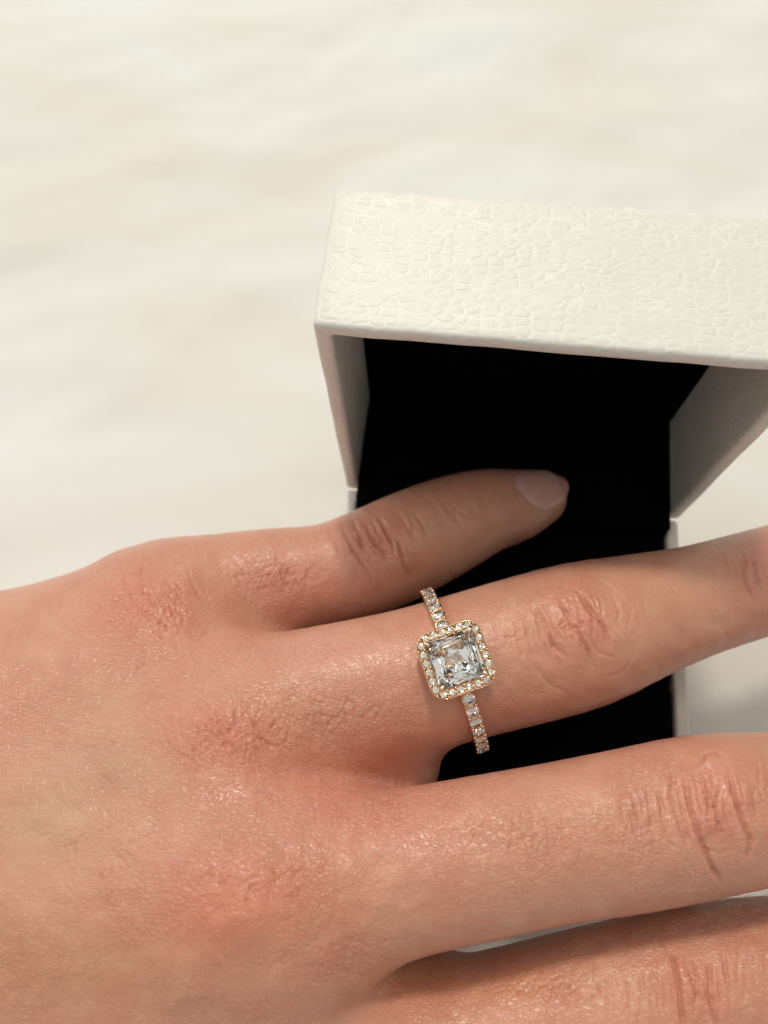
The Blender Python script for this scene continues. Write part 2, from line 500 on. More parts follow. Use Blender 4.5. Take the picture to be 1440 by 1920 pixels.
def surface_nets(D):
    S = D < 0
    nx, ny, nz = D.shape
    cnt = np.zeros((nx - 1, ny - 1, nz - 1), np.uint8)
    offs = [(i, j, k) for i in (0, 1) for j in (0, 1) for k in (0, 1)]
    for i, j, k in offs:
        cnt += S[i:nx - 1 + i, j:ny - 1 + j, k:nz - 1 + k]
    act = (cnt > 0) & (cnt < 8)
    I = np.argwhere(act)
    vid = np.full(act.shape, -1, np.int32)
    vid[act] = np.arange(len(I))
    vals = {o: D[I[:, 0] + o[0], I[:, 1] + o[1], I[:, 2] + o[2]] for o in offs}
    acc = np.zeros((len(I), 3)); n = np.zeros(len(I))
    for o in offs:
        for ax in range(3):
            if o[ax]:
                continue
            o2 = list(o); o2[ax] = 1; o2 = tuple(o2)
            a, b = vals[o], vals[o2]
            c = (a < 0) != (b < 0)
            t = np.where(c, a / np.where(c, a - b, 1), 0)
            p = np.tile(np.array(o, float), (len(I), 1)); p[:, ax] += t
            acc[c] += p[c]; n[c] += 1
    V = (I + acc / n[:, None]) * VOX + LO
    F = []
    for ax in range(3):
        s0 = [slice(None)] * 3; s1 = [slice(None)] * 3
        s0[ax] = slice(0, -1); s1[ax] = slice(1, None)
        a = S[tuple(s0)]; b = S[tuple(s1)]
        E_ = np.argwhere(a != b)
        u, v = [(1, 2), (2, 0), (0, 1)][ax]
        ok = (E_[:, u] > 0) & (E_[:, v] > 0) & (E_[:, u] < D.shape[u] - 1) & (E_[:, v] < D.shape[v] - 1)
        E_ = E_[ok]
        ins = a[tuple(E_.T)]
        def g(du, dv):
            c = E_.copy(); c[:, u] += du; c[:, v] += dv
            return vid[tuple(c.T)]
        q = np.stack([g(-1, -1), g(0, -1), g(0, 0), g(-1, 0)], -1)
        q[~ins] = q[~ins][:, ::-1]
        F.append(q)
    F = np.vstack(F)
    return V, F[(F >= 0).all(1)]

def smooth_verts(V, F, it, lam=0.5):
    E_ = np.vstack([F[:, [0, 1]], F[:, [1, 2]], F[:, [2, 3]], F[:, [3, 0]]])
    n = len(V)
    deg = np.bincount(E_[:, 0], minlength=n) + np.bincount(E_[:, 1], minlength=n)
    for _ in range(it):
        for s in (lam, -lam * 1.03):
            A_ = np.stack([np.bincount(E_[:, 0], V[E_[:, 1], j], n) + np.bincount(E_[:, 1], V[E_[:, 0], j], n) for j in range(3)], -1)
            V = V + s * (A_ / deg[:, None] - V)
    return V

# creases traced on the skin: polylines in photo pixels, depth mm, half width px
CREASES = [
 # ring finger, middle joint
 ([(1001, 1134), (1016, 1160), (1039, 1212), (1065, 1235)], .30, 4.5),
 ([(1045, 1112), (1062, 1150), (1070, 1172), (1087, 1190), (1102, 1220), (1117, 1261)], .30, 4.5),
 ([(1080, 1104), (1110, 1145), (1132, 1175), (1144, 1209)], .34, 4.5),
 ([(1117, 1263), (1140, 1269), (1170, 1261), (1189, 1227), (1189, 1190), (1162, 1145)], .07, 4),
 ([(1045, 1085), (1060, 1077), (1080, 1074), (1110, 1079), (1140, 1098), (1165, 1120)], .06, 4),
 ([(1065, 1160), (1050, 1172), (1062, 1184), (1085, 1174)], .2, 4),
 ([(975, 1205), (997, 1242), (1031, 1284), (1069, 1302)], .14, 5),
 ([(986, 1118), (1000, 1150), (1020, 1190), (1045, 1225)], .12, 4),
 ([(925, 1165), (931, 1190), (934, 1218)], .12, 3), ([(942, 1158), (949, 1185), (952, 1215)], .13, 3),
 ([(960, 1150), (968, 1180), (972, 1212)], .14, 3), ([(980, 1145), (987, 1175), (995, 1210)], .12, 3),
 ([(1030, 1150), (1040, 1185), (1062, 1205)], .16, 3.5), ([(1105, 1205), (1125, 1225), (1160, 1235)], .14, 3.5),
 ([(1160, 1115), (1190, 1150), (1205, 1178)], .07, 3), ([(1195, 1110), (1215, 1145)], .06, 3), ([(1225, 1105), (1243, 1135)], .06, 3), ([(1258, 1098), (1275, 1125)], .06, 3),
 # ring finger, end joint
 ([(1388, 1040), (1395, 1074), (1404, 1102), (1420, 1128)], .26, 4.5), ([(1408, 1040), (1420, 1080), (1436, 1115)], .2, 4), ([(1340, 1020), (1358, 1050), (1366, 1078)], .1, 4),
 # middle finger, middle joint
 ([(1284, 1453), (1293, 1510), (1312, 1567), (1336, 1628), (1355, 1661)], .36, 5.5),
 ([(1364, 1434), (1374, 1482), (1393, 1538), (1407, 1576), (1402, 1618)], .36, 5),
 ([(1350, 1477), (1341, 1515), (1350, 1548), (1364, 1581)], .26, 4.5),
 ([(1310, 1435), (1320, 1418), (1341, 1411), (1360, 1425)], .2, 4.5),
 ([(1260, 1434), (1260, 1496), (1279, 1562), (1295, 1600)], .2, 5),
 ([(1163, 1491), (1168, 1530), (1180, 1570)], .17, 4), ([(1187, 1485), (1194, 1528), (1206, 1568)], .2, 4),
 ([(1212, 1470), (1217, 1520), (1232, 1575)], .22, 4.5), ([(1236, 1465), (1240, 1515), (1256, 1575)], .22, 4.5),
 ([(1290, 1495), (1325, 1500), (1350, 1490)], .12, 3.5), ([(1300, 1545), (1335, 1540), (1360, 1550)], .12, 3.5), ([(1318, 1590), (1350, 1600), (1380, 1590)], .1, 3.5),
 ([(1375, 1505), (1405, 1512), (1436, 1505)], .1, 3.5), ([(1140, 1500), (1146, 1530), (1156, 1560)], .12, 4), ([(1322, 1470), (1330, 1500), (1336, 1530)], .14, 4),
 # index finger, middle joint
 ([(1258, 1780), (1262, 1800), (1270, 1838), (1279, 1904), (1285, 1940)], .34, 6), ([(1303, 1800), (1303, 1830), (1310, 1880)], .2, 5), ([(1330, 1795), (1331, 1862), (1341, 1904), (1350, 1935)], .32, 5.5),
 ([(1352, 1775), (1360, 1815), (1366, 1850)], .2, 5), ([(1175, 1830), (1178, 1860), (1188, 1890)], .2, 5), ([(1203, 1815), (1204, 1850), (1212, 1885)], .2, 5), ([(1226, 1805), (1228, 1845), (1236, 1880)], .2, 5),
 ([(1275, 1830), (1300, 1825), (1330, 1832)], .12, 4),
 # little finger, middle joint and end joint
 ([(684, 984), (704, 1019), (727, 1042)], .26, 4), ([(638, 980), (649, 1007), (677, 1050), (700, 1085)], .2, 4.5), ([(660, 972), (675, 1007), (692, 1032)], .2, 4),
 ([(742, 1005), (752, 1035), (760, 1062), (778, 1092)], .26, 4), ([(712, 970), (725, 1000), (742, 1030)], .22, 4), ([(745, 960), (765, 990), (782, 1020)], .14, 4),
 ([(616, 988), (622, 1010), (640, 1040)], .14, 4), ([(770, 950), (792, 985), (812, 1015)], .1, 4), ([(820, 928), (848, 964), (873, 998)], .12, 4.5), ([(800, 930), (826, 965), (845, 990)], .08, 4), ([(700, 1030), (722, 1048), (748, 1050)], .14, 3.5),
 # little finger knuckle
 ([(226, 1050), (235, 1090), (245, 1125), (262, 1148), (290, 1165)], .2, 4), ([(272, 1050), (265, 1090), (282, 1125), (305, 1155)], .18, 4), ([(245, 1085), (262, 1110), (290, 1125)], .14, 3.5), ([(345, 1050), (358, 1085), (372, 1115), (392, 1140)], .16, 4.5),
 ([(238, 1168), (270, 1150), (315, 1118), (352, 1092)], .14, 4),
 # ring finger knuckle
 ([(372, 1365), (415, 1385), (470, 1430), (520, 1450)], .17, 4), ([(310, 1385), (330, 1410), (358, 1425)], .12, 4), ([(400, 1330), (420, 1360), (440, 1400)], .12, 4), ([(455, 1370), (500, 1395), (560, 1410)], .14, 4), ([(500, 1350), (540, 1380), (600, 1395)], .12, 4),
]

def cross_hatch(cx, cy, rx, ry, n, dirs, depth, seed):
    r = np.random.default_rng(seed)
    out = []
    for _ in range(n):
        a = r.normal(0, 0.42, 2)
        x, y = cx + a[0] * rx, cy + a[1] * ry
        th = math.radians(r.choice(dirs) + r.normal(0, 9))
        L = r.uniform(9, 30)
        bend = r.normal(0, 3)
        p = [(x - L * math.cos(th), y + L * math.sin(th)), (x + bend, y + bend), (x + L * math.cos(th), y - L * math.sin(th))]
        out.append((p, depth * math.exp(-1.1 * float(a @ a)) * r.uniform(.35, 1.0), r.uniform(1.7, 2.6)))
    return out

CREASES = [(p_, d_ * (1.05 if p_[0][0] > 600 else 0.6) * (0.6 if d_ < .18 else 1) * (0.5 if len(p_) == 3 and 1130 < p_[0][0] < 1258 else 1), w_ * 0.85) for p_, d_, w_ in CREASES]
def joint_lines(cx, cy, along, half, n, slope, depth, seed):
    """soft wrinkles running round a finger joint"""
    r = np.random.default_rng(seed)
    out = []
    for i in range(n):
        x = cx + (i / (n - 1) * 2 - 1) * along + r.normal(0, 4)
        y = cy - (x - cx) * 0.24 + r.normal(0, half * .25)
        h = half * r.uniform(.25, .8)
        k = 1 - 0.6 * abs(x - cx) / along
        p = [(x - slope * h, y - h), (x + r.normal(0, 3) - 2, y - h * .3), (x + r.normal(0, 3), y + h * .35), (x + slope * h + r.normal(0, 4), y + h)]
        out.append((p, depth * k * r.uniform(.4, 1.1), r.uniform(2.2, 3.6)))
    return out
CREASES += joint_lines(1085, 1180, 120, 75, 34, .38, .13, 31)
CREASES += joint_lines(1315, 1520, 170, 90, 42, .26, .14, 32)
CREASES += joint_lines(1290, 1850, 150, 70, 34, .12, .14, 33)
CREASES += joint_lines(715, 1020, 85, 55, 26, .5, .12, 34)
CREASES += joint_lines(1400, 1075, 60, 50, 14, .4, .10, 35)
CREASES += joint_lines(850, 965, 50, 40, 12, .6, .06, 36)
for a_ in (   # centre, extent, how many, directions, depth, seed: directions follow the skin of each place
    (285, 1150, 150, 75, 130, (62, 108, -38, 12), .085, 1), (430, 1385, 190, 80, 200, (-32, 38, 98, -62), .085, 2),
    (610, 1335, 200, 65, 200, (62, 100, -22), .07, 3), (450, 1650, 220, 90, 160, (-35, 35, 95, 5), .075, 4),
    (950, 1560, 240, 55, 220, (8, 78, 102, 20), .065, 5), (520, 1080, 130, 50, 150, (68, 112, 18), .06, 6),
    (1080, 1860, 180, 55, 150, (70, 100, 25), .07, 7), (1080, 1165, 65, 65, 70, (20, -40, 80, 110), .08, 8),
    (1320, 1500, 65, 80, 70, (10, -30, 80, 110), .09, 9), (700, 1020, 50, 45, 50, (-60, -30, 30), .07, 10),
    (330, 1270, 280, 130, 260, (-35, 40, 85), .055, 12), (200, 1560, 280, 220, 320, (-40, 35, 80), .05, 13),
    (640, 1500, 260, 80, 200, (5, 25, -15, 85), .05, 14), (960, 1195, 60, 60, 60, (85, 100, 10), .07, 15),
    (600, 1800, 260, 90, 160, (-25, 20, 75), .05, 16), (1200, 1560, 90, 90, 80, (80, 100, 10), .07, 17)):
    CREASES += cross_hatch(*a_)

BULGES = [(1099, 1160, 14, .25), (1168, 1190, 26, .25), (1040, 1185, 16, .18), (1322, 1545, 22, .3), (1385, 1500, 20, .22), (1330, 1425, 16, .3), (1300, 1850, 20, .25),
          (712, 1005, 16, .2), (735, 990, 12, .15), (672, 995, 12, .15), (1415, 1060, 18, .2), (445, 1690, 80, .8), (425, 1385, 85, .7), (270, 1120, 70, .5)]

# colour of the skin itself: (px, py, rx, ry, (dr, dg, db))
TONES = [
 (270, 1140, 130, 70, (0.03, -0.050, -0.040)), (420, 1390, 150, 70, (0.02, -0.055, -0.055)), (400, 1745, 110, 60, (0.0, -0.055, -0.045)), (480, 1670, 170, 70, (0.02, -0.050, -0.050)),
 (560, 1090, 130, 60, (0.03, -0.020, 0.000)), (700, 1000, 70, 60, (-0.02, -0.060, -0.045)), (1090, 1165, 75, 75, (0.0, -0.050, -0.030)), (1340, 1500, 75, 90, (0.0, -0.050, -0.030)),
 (1310, 1850, 80, 70, (0.0, -0.040, -0.025)), (230, 1430, 130, 60, (-0.07, 0.00, -0.01)), (80, 1540, 130, 80, (-0.06, 0.01, -0.01)), (180, 1310, 90, 50, (-0.03, 0.01, 0.0)),
 (700, 1540, 170, 70, (0.04, -0.005, 0.015)), (640, 1220, 150, 45, (0.05, 0.02, 0.045)), (130, 1780, 220, 120, (-0.01, 0.005, -0.02)), (1250, 1120, 90, 60, (0.0, 0.012, 0.0)),
 (1410, 1070, 50, 60, (0.02, -0.03, -0.01)), (750, 1380, 110, 60, (0.01, -0.03, -0.025)), (900, 1840, 200, 60, (0.02, -0.01, -0.03)), (640, 1800, 150, 70, (0.02, -0.02, -0.02)),
 (1380, 1690, 80, 40, (-0.02, 0.0, 0.02)), (560, 1450, 120, 50, (0.03, -0.02, -0.01)),
]
SKIN_BASE = np.array([0.615, 0.312, 0.213])

def refine(P, no, Q):
    """split every quad in front of the lens into four, so fine furrows can be real relief"""
    px, py, _ = project(P)
    v = CPOS - P
    ndv = (no * v).sum(1) / np.linalg.norm(v, axis=1)
    ok = (ndv > 0.02) & (px > -45) & (px < 1485) & (py > 850) & (py < 1962)
    sel = ok[Q].all(1)
    S_ = Q[sel]
    e = np.stack([S_, np.roll(S_, -1, 1)], -1).reshape(-1, 2)
    es = np.sort(e, 1).astype(np.int64)
    key = es[:, 0] * len(P) + es[:, 1]
    u, inv = np.unique(key, return_inverse=True)
    a, b = u // len(P), u % len(P)
    n0 = len(P)
    mid = n0 + inv.reshape(-1, 4)
    cen = n0 + len(u) + np.arange(len(S_))
    # midpoints bowed out along the normals so the surface stays round
    pm = (P[a] + P[b]) / 2; nm = no[a] + no[b]
    nm /= np.linalg.norm(nm, axis=1)[:, None]
    d = P[b] - P[a]
    pm = pm + nm * (((no[b] - no[a]) * d).sum(1) / 8 * -1)[:, None] * -1
    pc = P[S_].mean(1) * -1 + pm[inv.reshape(-1, 4)].mean(1) * 2
    nc = no[S_].mean(1); nc /= np.linalg.norm(nc, axis=1)[:, None]
    P2 = np.vstack([P, pm, pc]); N2 = np.vstack([no, nm, nc])
    f = [np.stack([S_[:, k], mid[:, k], cen, mid[:, (k + 3) % 4]], -1) for k in range(4)]
    return P2, N2, np.vstack([Q[~sel]] + f)

def build_hand():
    D = build_hand_sdf()
    V, F = surface_nets(D)
    del D
    V = smooth_verts(V, F, 6)
    org = W((-30, -55, -20))
    me = bpy.data.meshes.new('hand')
    me.from_pydata((W(V) - org).tolist(), [], F.tolist())
    o = link('hand', me)
    o.location = org
    md = o.modifiers.new('s', 'SUBSURF'); md.levels = 1; md.render_levels = 1
    dg = bpy.context.evaluated_depsgraph_get()
    m2 = bpy.data.meshes.new_from_object(o.evaluated_get(dg))
    o.modifiers.clear()
    o.data = m2
    bpy.data.meshes.remove(me)
    m2.name = 'hand'
    n = len(m2.vertices)
    co = np.empty(n * 3, np.float32); m2.vertices.foreach_get('co', co)
    no = np.empty(n * 3, np.float32); m2.vertices.foreach_get('normal', no)
    no = no.reshape(-1, 3)
    P = (co.reshape(-1, 3) + org) / MM - [0, 0, BASE_H]
    fq = np.empty(len(m2.loops), np.int32); m2.loops.foreach_get('vertex_index', fq)
    P, no, Q = refine(P, no, fq.reshape(-1, 4))
    n = len(P)
    m3 = bpy.data.meshes.new('hand')
    m3.vertices.add(n); m3.loops.add(Q.size); m3.polygons.add(len(Q))
    m3.vertices.foreach_set('co', ((P + [0, 0, BASE_H]) * MM - org).astype(np.float32).ravel())
    m3.loops.foreach_set('vertex_index', Q.astype(np.int32).ravel())
    m3.polygons.foreach_set('loop_start', np.arange(0, Q.size, 4, dtype=np.int32))
    m3.update(calc_edges=True)
    o.data = m3
    bpy.data.meshes.remove(m2)
    m2 = m3
    px, py, _ = project(P)
    view = CPOS - P; view /= np.linalg.norm(view, axis=1)[:, None]
    face = np.clip(((no * view).sum(1) - 0.10) / 0.30, 0, 1)
    face *= np.clip((px + 40) / 30, 0, 1) * np.clip((1480 - px) / 30, 0, 1) * np.clip((1955 - py) / 25, 0, 1)
    disp = np.zeros(n); red = np.zeros(n)
    vis = np.nonzero((face > 0) & (px > -60) & (px < 1500) & (py > 850) & (py < 1980))[0]
    order = vis[np.argsort(px[vis])]; pxs = px[order]
    WOB = np.zeros(n); WOB[vis] = fbm(px[vis] / 14, py[vis] / 14, 77, 2) * 5.0
    for pl, dep, wd in CREASES:
        pl = np.array(pl, float)
        R_ = wd * 4
        i0, i1 = np.searchsorted(pxs, [pl[:, 0].min() - R_, pl[:, 0].max() + R_])
        ids = order[i0:i1]
        ids = ids[(py[ids] > pl[:, 1].min() - R_) & (py[ids] < pl[:, 1].max() + R_)]
        if not len(ids):
            continue
        q = np.stack([px[ids], py[ids]], -1)
        wob = WOB[ids]
        best = np.full(len(ids), 1e9); tt = np.zeros(len(ids))
        nseg = len(pl) - 1
        for s in range(nseg):
            d = pl[s + 1] - pl[s]
            t = ((q - pl[s]) @ d / (d @ d)).clip(0, 1)
            dist = np.hypot(*(q - pl[s] - t[:, None] * d).T)
            b = dist < best
            best[b] = dist[b]; tt[b] = (s + t[b]) / nseg
        best = np.abs(best + wob * 0.5)
        taper = np.clip(np.minimum(tt, 1 - tt) * 5, 0.12, 1)
        red[ids] += taper * dep * np.exp(-(best / (0.8 * wd)) ** 2)
        disp[ids] += taper * dep * (-np.exp(-(best / wd) ** 2) + 0.14 * np.exp(-((best - 2.3 * wd) / (1.1 * wd)) ** 2))
    for x, y, r, h in BULGES:
        disp += h * np.exp(-((px - x) ** 2 + (py - y) ** 2) / (r * r))
    # soft unevenness of flesh
    disp += fbm(px / 60, py / 60, 91, 3) * 0.22
    disp *= face
    P = P + no * disp[:, None]
    # fingernail bed of the little finger is left to the nail itself
    m2.vertices.foreach_set('co', ((P + [0, 0, BASE_H]) * MM - org).astype(np.float32).ravel())
    C = np.tile(SKIN_BASE, (n, 1))
    for x, y, rx, ry, d in TONES:
        g = np.exp(-((px - x) / rx) ** 2 - ((py - y) / ry) ** 2)
        C += g[:, None] * np.array(d) * 0.85
    C *= 1 - np.clip(red, 0, .55)[:, None] * np.array([0.25, 0.55, 0.55]) * face[:, None]  # creases: redder skin, with some of their shade painted into the tone
    mott = fbm(px / 34, py / 34, 133, 4)
    C *= (1 + mott[:, None] * np.array([0.03, 0.08, 0.08]))
    C = np.hstack([np.clip(C, 0.02, 0.95), np.ones((n, 1))]).astype(np.float32)
    at = m2.attributes.new('skin_tone', 'FLOAT_COLOR', 'POINT')
    at.data.foreach_set('color', C.ravel())
    rel = 0.55 + 0.9 * np.clip(fbm(px / 120, py / 120, 151, 3) + 0.35, 0, 1)
    for x, y, rx, ry, a in ((420, 1390, 260, 120, .5), (270, 1150, 180, 90, .4), (480, 1660, 260, 100, .5), (950, 1560, 300, 70, .5), (1250, 1200, 140, 120, -.45), (950, 1000, 150, 90, -.5)):
        rel += a * np.exp(-((px - x) / rx) ** 2 - ((py - y) / ry) ** 2)
    ra = m2.attributes.new('relief', 'FLOAT', 'POINT')
    ra.data.foreach_set('value', np.clip(rel, 0.15, 1.8).astype(np.float32))
    m2.polygons.foreach_set('use_smooth', np.ones(len(m2.polygons), bool))
    m2.materials.clear()
    m2.materials.append(SKIN)
    m2.update()
    o['label'] = 'left hand, fair skin, back up, fingers spread across the open ring box'
    o['category'] = 'hand'
    return o

def finger_sdf(k, P):
    c = CH[k]
    d = np.full(len(P), 1e9)
    for a, b in chain_segs(c):
        d = smin(d, seg_sdf(P, a, b), 0.12)
    return d

def build_nail(hand, k, roll, length, spread, back):
    """curved plate laid on the end of a finger; roll = rotation of the nail round the finger (deg)"""
    c = CH[k]
    tip, prev = c[-1], c[-4]
    T = tip[:3] - prev[:3]; T /= np.linalg.norm(T)
    up = CPOS - tip[:3]; up -= T * (up @ T); up /= np.linalg.norm(up)
    B = np.cross(T, up)
    a = math.radians(roll)
    Nn = up * math.cos(a) + B * math.sin(a)
    Bn = np.cross(T, Nn)
    nu, nv = 17, 15
    uu, vv = np.meshgrid(np.linspace(0, 1, nu), np.linspace(-1, 1, nv), indexing='ij')
    uu = uu.ravel(); vv = vv.ravel()
    s0 = -back + 0.52 * length * np.abs(vv) ** 2.4          # rounded cuticle end
    s1 = -back + length - 0.16 * length * vv * vv  # softly rounded free edge
    ss = s0 + (s1 - s0) * uu
    th = vv * math.radians(spread)
    dirn = np.cos(th)[:, None] * Nn + np.sin(th)[:, None] * Bn
    base = tip[:3] + ss[:, None] * T
    lo_ = np.zeros(len(uu)); hi_ = np.full(len(uu), 12.0)
    for _ in range(22):
        m_ = (lo_ + hi_) / 2
        ins = finger_sdf(k, base + dirn * m_[:, None]) < 0
        lo_ = np.where(ins, m_, lo_); hi_ = np.where(ins, hi_, m_)
    r = np.where(ss > 0, np.maximum(lo_, 0.66 * tip[3]), lo_)
    edge = np.minimum(1.0, np.minimum((1 - np.abs(vv)) * 4, uu * 6))
    lift = -0.22 + 0.36 * edge
    pts = list(base + dirn * (r + lift)[:, None])
    pts2 = list(base + dirn * (r + lift - 0.45)[:, None])
    Vn = np.array(pts + pts2)
    F = []
    off = nu * nv
    for i in range(nu - 1):
        for j in range(nv - 1):
            q = i * nv + j
            F.append((q, q + 1, q + nv + 1, q + nv))
            F.append((off + q, off + q + nv, off + q + nv + 1, off + q + 1))
    for i in range(nu - 1):
        for j in (0, nv - 1):
            q = i * nv + j
            F.append((q, q + nv, off + q + nv, off + q))
    for j in range(nv - 1):
        for i in (0, nu - 1):
            q = i * nv + j
            F.append((q, q + 1, off + q + 1, off + q))
    o = part('fingernail', Vn, F, NAIL, hand, True)
    bm = bmesh.new(); bm.from_mesh(o.data)
    bmesh.ops.recalc_face_normals(bm, faces=bm.faces)
    bm.to_mesh(o.data); bm.free()
    return o

hand = build_hand()
build_nail(hand, 'little', -20, 10.4, 54, 6.4)
build_nail(hand, 'ring', 0, 11.5, 62, 6.5)
build_nail(hand, 'middle', 0, 12, 62, 7)
build_nail(hand, 'index', 0, 11.5, 62, 6.5)

def build_hair(hand):
    """fine short hairs on the back of the hand and fingers"""
    me = hand.data
    n = len(me.vertices)
    co = np.empty(n * 3, np.float32); me.vertices.foreach_get('co', co)
    no = np.empty(n * 3, np.float32); me.vertices.foreach_get('normal', no)
    P = (co.reshape(-1, 3) + np.array(hand.location)) / MM - [0, 0, BASE_H]
    N_ = no.reshape(-1, 3)
    px, py, _ = project(P)
    up = N_[:, 2] > 0.15
    r = np.random.default_rng(5)
    dens = np.zeros(n)
    for x, y, rx, ry, a in ((1375, 1705, 60, 22, 1.0), (1330, 1750, 90, 30, .3)):
        dens += a * np.exp(-((px - x) / rx) ** 2 - ((py - y) / ry) ** 2)
    dens *= up
    ids = r.choice(n, 70, replace=False, p=dens / dens.sum())
    V, F = [], []
    for i in ids:
        p = P[i]; nn = N_[i]
        d = np.array([0.75, -0.55, 0]) + r.normal(0, .25, 3)
        d -= nn * (d @ nn); d /= np.linalg.norm(d)
        L = r.uniform(1.2, 3.0); rad = r.uniform(.014, .024)
        b = np.cross(d, nn)
        k0 = len(V)
        for q in range(5):
            t = q / 4
            c = p + d * L * t + nn * (0.05 + 0.55 * L * (t - 0.75 * t * t)) + b * L * 0.12 * t * t * r.normal(0, 1)
            rr = rad * (1 - 0.8 * t)
            for a in range(3):
                th = a * 2.0944
                V.append(c + (b * math.cos(th) + nn * math.sin(th)) * rr)
        for q in range(4):
            for a in range(3):
                F.append((k0 + q * 3 + a, k0 + q * 3 + (a + 1) % 3, k0 + q * 3 + 3 + (a + 1) % 3, k0 + q * 3 + 3 + a))
    s = NT('fine_hair')
    s.set(Base_Color=(0.26, 0.15, 0.09, 1), Roughness=0.35)
    o = part('hair', V, F, s.m, hand, True)
    o['kind'] = 'stuff'
build_hair(hand)

# ------------------------------------------------------------------ the ring
RING_YAW = 3.0
def build_ring():
    c = CH['ring']
    ctr = unproj(850, 1254, 94.5)
    i = int(np.argmin(np.linalg.norm(c[:, :3] - ctr, axis=1)))
    T = c[i + 2, :3] - c[i - 2, :3]; T /= np.linalg.norm(T)
    HALO_R = 12.1
    # outward direction: the halo's centre is seen at (854, 1236)
    tgt = unproj(855, 1235, 82.3)
    n = tgt - ctr
    n /= np.linalg.norm(n)
    Tn = T - n * (T @ n); Tn /= np.linalg.norm(Tn)
    # the ring sits a little askew on the finger
    Cn = np.cross(n, Tn)
    a = math.radians(RING_YAW)
    Tt = Tn * math.cos(a) + Cn * math.sin(a)
    Cc = np.cross(n, Tt)          # across the finger
    rt = empty('ring', ctr - n * 10.3, 'rose gold ring with square clear stone in a halo, worn on the ring finger', 'ring')
    org = np.array(rt.location)
    def frame(o3, x, y, z):
        return Matrix([[x[0], y[0], z[0], 0], [x[1], y[1], z[1], 0], [x[2], y[2], z[2], 0], [0, 0, 0, 1]]), o3
    def place(name, me, o3, x, y, z, mat, scale=1.0, par=None):
        o = link(name, me, mat, par or rt)
        m, _ = frame(o3, x, y, z)
        loc = W(o3) - org
        o.matrix_local = Matrix.Translation(Vector(loc)) @ m @ Matrix.Scale(scale, 4)
        return o
    RI, RO, HW = 8.85, 9.55, 0.74
    # band: D profile swept round
    prof = [(-HW * .9, RI), (-HW, RI + .2), (-HW, RO - .2), (-HW * .7, RO), (HW * .7, RO), (HW, RO - .2), (HW, RI + .2), (HW * .9, RI)]
    NB = 128
    Vb, Fb = [], []
    for k in range(NB):
        th = 2 * math.pi * k / NB
        d = n * math.cos(th) + Cc * math.sin(th)
        sc_ = 1.0
        for (x, r) in prof:
            Vb.append(ctr + Tt * x * sc_ + d * r)
    m_ = len(prof)
    for k in range(NB):
        for j in range(m_):
            Fb.append((k * m_ + j, k * m_ + (j + 1) % m_, ((k + 1) % NB) * m_ + (j + 1) % m_, ((k + 1) % NB) * m_ + j))
    band = part('band', Vb, Fb, GOLD, rt, True)
    # ---- meshes shared by the small pieces (metres)
    def brilliant(name, N=8):
        v = [(0, 0, -0.43)]
        for z, r, ph in ((-0.02, 0.5, 0), (0.02, 0.5, 0), (0.12, 0.39, .5), (0.17, 0.28, 0)):
            for k in range(N):
                t = 2 * math.pi * (k + ph) / N
                v.append((r * math.cos(t), r * math.sin(t), z))
        f = []
        for k in range(N):
            f.append((0, 1 + (k + 1) % N, 1 + k))
            f.append((1 + k, 1 + (k + 1) % N, 1 + N + (k + 1) % N, 1 + N + k))
            a1, a2 = 1 + N + k, 1 + N + (k + 1) % N
            b1, b0 = 1 + 2 * N + k, 1 + 2 * N + (k - 1) % N
            f.append((a1, a2, b1)); f.append((a1, b1, b0))
            t1, t2 = 1 + 3 * N + k, 1 + 3 * N + (k + 1) % N
            f.append((b0, b1, t1)); f.append((b1, t2, t1))
        f.append(tuple(1 + 3 * N + k for k in range(N)))
        me = bpy.data.meshes.new(name)
        me.from_pydata([[x * MM for x in p] for p in v], [], f)
        return me
    def bead(name):
        bm = bmesh.new()
        bmesh.ops.create_icosphere(bm, subdivisions=1, radius=MM)
        me = bpy.data.meshes.new(name); bm.to_mesh(me); bm.free()
        me.polygons.foreach_set('use_smooth', [True] * len(me.polygons))
        return me
    st_me = brilliant('stone'); bd_me = bead('bead')
    hs_me = brilliant('halo_stone'); hs_me.materials.append(STONE_SMALL)
    st_me.materials.append(STONE); bd_me.materials.append(GOLD)
    # cup under every shank stone: scalloped collar
    def collar():
        v, f = [], []
        N = 14
        for r, z in ((0.50, 0.02), (0.60, 0.0), (0.56, -0.55), (0.30, -0.55), (0.22, -0.42), (0.47, -0.06)):
            for k in range(N):
                t = 2 * math.pi * k / N
                zz = z + (0.07 * (abs(math.sin(t)) - .6) if z > -0.1 else 0)
                v.append((r * math.cos(t) * MM, r * math.sin(t) * MM, zz * MM))
        R_ = 6
        for a1 in range(R_):
            for k in range(N):
                f.append((a1 * N + k, a1 * N + (k + 1) % N, ((a1 + 1) % R_) * N + (k + 1) % N, ((a1 + 1) % R_) * N + k))
        me = bpy.data.meshes.new('collar'); me.from_pydata(v, [], f)
        me.polygons.foreach_set('use_smooth', [True] * len(me.polygons))
        me.materials.append(GOLD)
        return me
    col_me = collar()
    # shank stones
    for s in (1, -1):
        for k in range(8):
            th = s * (math.radians(25.5) + k * math.radians(8.8))
            d = n * math.cos(th) + Cc * math.sin(th)
            e = -n * math.sin(th) + Cc * math.cos(th)
            o3 = ctr + d * (RO + 0.56)
            place('shank_stone', st_me, o3, Tt, e, d, STONE, 1.42)
            place('collar', col_me, o3, Tt, e, d, GOLD, 1.36)
            th2 = th + s * math.radians(4.4)
            d2 = n * math.cos(th2) + Cc * math.sin(th2)
            for q in (-1, 1):
                place('prong', bd_me, ctr + d2 * (RO + 0.6) + Tt * 0.58 * q, Tt, e, d2, GOLD, 0.24)
